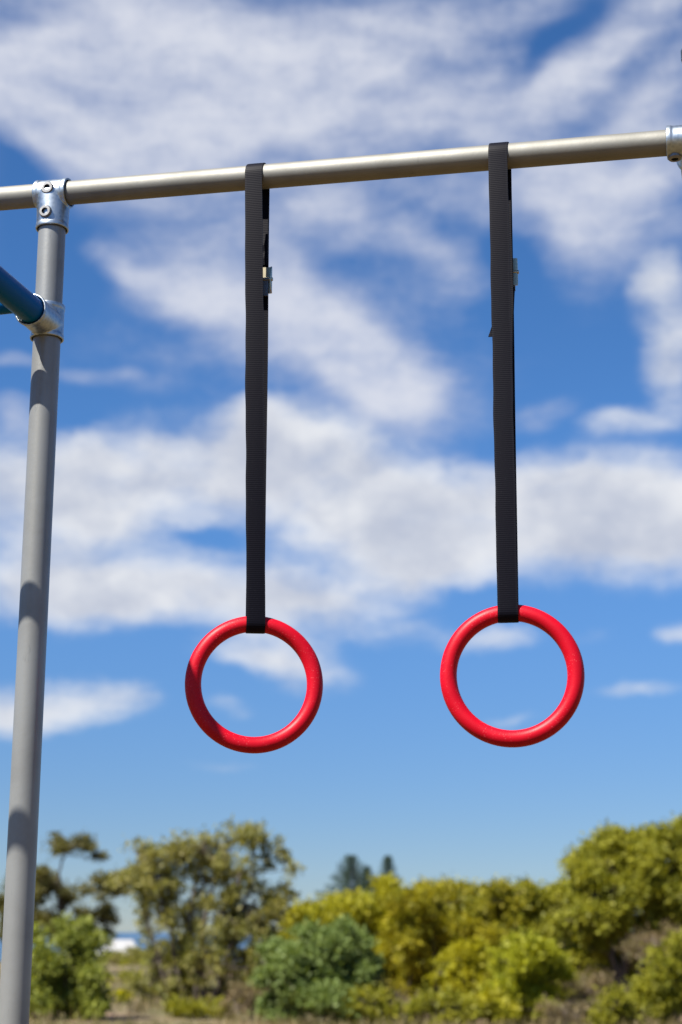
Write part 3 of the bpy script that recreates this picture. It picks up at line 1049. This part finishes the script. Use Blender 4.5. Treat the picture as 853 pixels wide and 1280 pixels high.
# drier, twiggy low plants along the foot of the hedge
DRY = [(500, 1245, 36, 30, 27.3, 0, 'greyish dry twiggy bush next to the blue green shrub'),
       (555, 1258, 36, 20, 26.6, 1, 'low olive green bush in front of the low yellow green shrub'),
       (735, 1245, 44, 30, 28.5, 0, 'wide dry brown bush between lime dome shrub and forked trunk'),
       (768, 1258, 34, 20, 26.8, 1, 'low olive green bush before the forked trunk'),
       (315, 1250, 36, 26, 28.0, 0, 'dry brown bush at the foot of the open gum tree'),
       (704, 1264, 28, 14, 26.3, 0, 'small straw coloured bush at the bottom edge under the lime dome'),
       (610, 1258, 34, 20, 27.2, 2, 'low yellowish bush at the near foot of the two small bright shrubs'),
       (470, 1258, 32, 20, 26.6, 1, 'low olive bush at the right foot of the blue green shrub'),
       (820, 1180, 36, 26, 30.0, 0, 'dry grey twigs inside the spreading tree, above the edge shrub'),
       (250, 1262, 34, 14, 28.5, 1, 'low olive bush left of the dry bush at the gum foot'),
       (160, 1266, 30, 12, 29.0, 0, 'flat dry bush in front of the yellowish heath mound')]
for i, (px, py, rx, ry, d, kind, lab) in enumerate(DRY):
    plant('low_bush', lab, 'bush', d, px, [(px, py, rx, ry, 0), (px + rx * .5, py + ry * .4, rx * .6, ry * .6, .2), (px - rx * .5, py + ry * .4, rx * .6, ry * .6, .1)],
          (L_DRY, L_OLIVE, L_YEL)[kind], BARK_G, [(0, [(px, py)], .02), (.2, [(px + rx * .6, py - ry * .3)], .018), (-.2, [(px - rx * .6, py - ry * .3)], .018)],
          lw=(.008, .014, .014)[kind], ll=.09, per=(16, 26, 26)[kind], dens=(70, 90, 90)[kind], sub=.12, seed=40 + i,
          group='low bushes at the hedge foot', crown='foliage', stem='stem', twig=.008)
# low heath on the slope seen between the green shrub and the open gum tree
HEATH = [(150, 1232, 30, 12, 44, L_OLIVE, 'olive heath mound in front of the pale sand patch'),
         (165, 1212, 34, 9, 62, L_OLIVE, 'flat heath mound on the slope behind the pale sand patch'),
         (164, 1196, 34, 8, 85, L_GUM, 'farthest small heath mound below the white roof'),
         (205, 1205, 40, 12, 70, L_OLIVE, 'wide olive heath mound behind the trunks of the open gum tree'),
         (140, 1258, 26, 14, 33, L_YEL, 'yellowish heath mound near the bottom, right of the mid green shrub')]
for i, (px, py, rx, ry, d, lf, lab) in enumerate(HEATH):
    plant('heath', lab, 'bush', d, px, [(px, py, rx, ry, 0), (px + rx * .6, py + ry * .3, rx * .6, ry * .7, .2), (px - rx * .6, py + ry * .3, rx * .6, ry * .7, .1)],
          lf, BARK_G, [(0, [(px, py)], .03)], lw=.025, ll=.10, per=26, dens=60, sub=.14, seed=60 + i, group='heath mounds on the slope', crown='foliage', stem='stem')


def norfolk_pine(label, px, top_py, d, width_px, seed):
    rg = np.random.default_rng(seed)
    tip = at(px, top_py, d)
    gz = ground_z(tip.x, d)
    o = Vector((tip.x, d, gz))
    e = empty('norfolk_pine', o, label, 'pine tree', 'pines far behind the wattles')
    H = tip.z - gz
    wid = width_px / F_PX * d / 2
    tr = MB()
    tr.tube([o, o + Z * H * .5, o + Z * H], [.28, .18, .03], 8)
    C, S, O = [], [], []
    z = gz + H * .12
    while z < tip.z - .2:
        f = (tip.z - z) / H
        L = wid * min(2.2, .08 + 2.5 * f ** .9) * rg.uniform(.72, 1.15)
        for k in range(6):
            w = rg.uniform(0, .4) + k * PI / 3
            dv = np.array([math.cos(w), math.sin(w), .16])
            tr.tube([Vector((o.x, o.y, z)), Vector((o.x, o.y, z)) + Vector(dv) * L], [.05, .015], 4, False)
            for q in np.linspace(.2, 1, max(3, int(L / .35))):
                C.append(np.array([o.x, o.y, z]) + dv * L * q + np.array([0, 0, .10 * q]))
                S.append([.13, .13, .10])
                O.append(dv)
        z += .38 + .45 * f * 1.6
    P = leaves(rg, np.array(C), np.array(S), 24, .032, .30, np.array(O))
    tr.build('trunk', BARK_D, e, o)
    quads('crown', P, L_PINE, e, np.array(o))


norfolk_pine('broader dark pine poking above the yellow wattle', 439, 1070, 230, 78, 5)
norfolk_pine('slim dark pine spire right of the broader pine', 485, 1071, 250, 42, 6)
norfolk_pine('short dark pine half hidden between the two taller pines', 459, 1084, 262, 44, 7)

# white roofed house down the slope toward the sea
HD = 150.0
hc = at(146, 1190, HD)
hz = ground_z(hc.x, HD)
ho = Vector((hc.x, HD, hz))
house = empty('beach_house', ho, 'white roofed house far down the slope beside the sea', 'house')
M_WALL = mat_plain('pale_render', rgb(.55, .50, .42), .8, 0, .15, 1.0)
M_ROOF = mat_plain('white_roof_sheet', rgb(.36, .36, .36), .6, 0, .2, .8)
eave = at(146, 1194, HD).z
ridge = at(146, 1174.5, HD).z
ux, uy = Vector((.96, .28, 0)), Vector((-.28, .96, 0))
wl = MB()
wl.box(Vector((ho.x, HD, (hz - .3 + eave) / 2)), ux, uy, Z, 1.5, 2.2, (eave - hz + .3) / 2)
wo_ = wl.build('wall', M_WALL, house, ho)
rf = MB()
a_ = [(-1.9, -2.5, eave - .05), (1.8, -2.5, eave - .05), (1.8, 2.5, eave - .05), (-1.9, 2.5, eave - .05), (-.2, 0, ridge), (1.4, 0, ridge)]
rv = [ho + ux * x + uy * y + Z * (z - ho.z) for (x, y, z) in a_]
rf.add(rv, [(0, 1, 5, 4), (1, 2, 5), (2, 3, 4, 5), (3, 0, 4), (3, 2, 1, 0)])
rf.build('roof', M_ROOF, house, ho, 10)
wn = MB()
wn.box(ho + Z * (eave - hz - .8) - uy * 2.22 + ux * .5, ux, uy, Z, .5, .03, .4)
wn.build('window', mat_plain('dark_glass', rgb(.03, .04, .05), .1), house, ho)

# dry grass and litter: uncountable ground cover
rg = np.random.default_rng(99)
n = 26000
d = 23.5 + 60 * rg.random(n) ** 2.2
px = rg.uniform(-160, 1000, n)
X = (px - 426.5) / F_PX * d * 1.0
patch = np.sin(X * .9 + 1.3) * np.sin(d * .55 + X * .3) + rg.normal(size=n) * .5
keep = patch > -.1
X, d = X[keep], d[keep]
zz = np.array([ground_z(a, b) for a, b in zip(X, d)])
C = np.stack([X, d, zz], 1)
n = len(C)
h = rg.uniform(.06, .26, (n, 1))
dv = np.concatenate([rg.normal(size=(n, 2)) * .35, np.ones((n, 1))], 1) * h
sv = np.concatenate([rg.normal(size=(n, 2)), np.zeros((n, 1))], 1)
sv = sv / np.linalg.norm(sv, axis=1)[:, None] * .012
P = np.stack([C - sv, C + sv, C + dv * .6 + sv * .7, C + dv], 1)
gr = quads('dry_grass', P, mat_leaf('dry_grass_blade', rgb(.17, .13, .05), rgb(.10, .10, .03), rgb(.26, .20, .10), .25, .4), None, (0, 0, 0))
tag(gr, 'straw coloured dry grass on the sandy ground below the shrubs', 'grass', None, 'stuff')
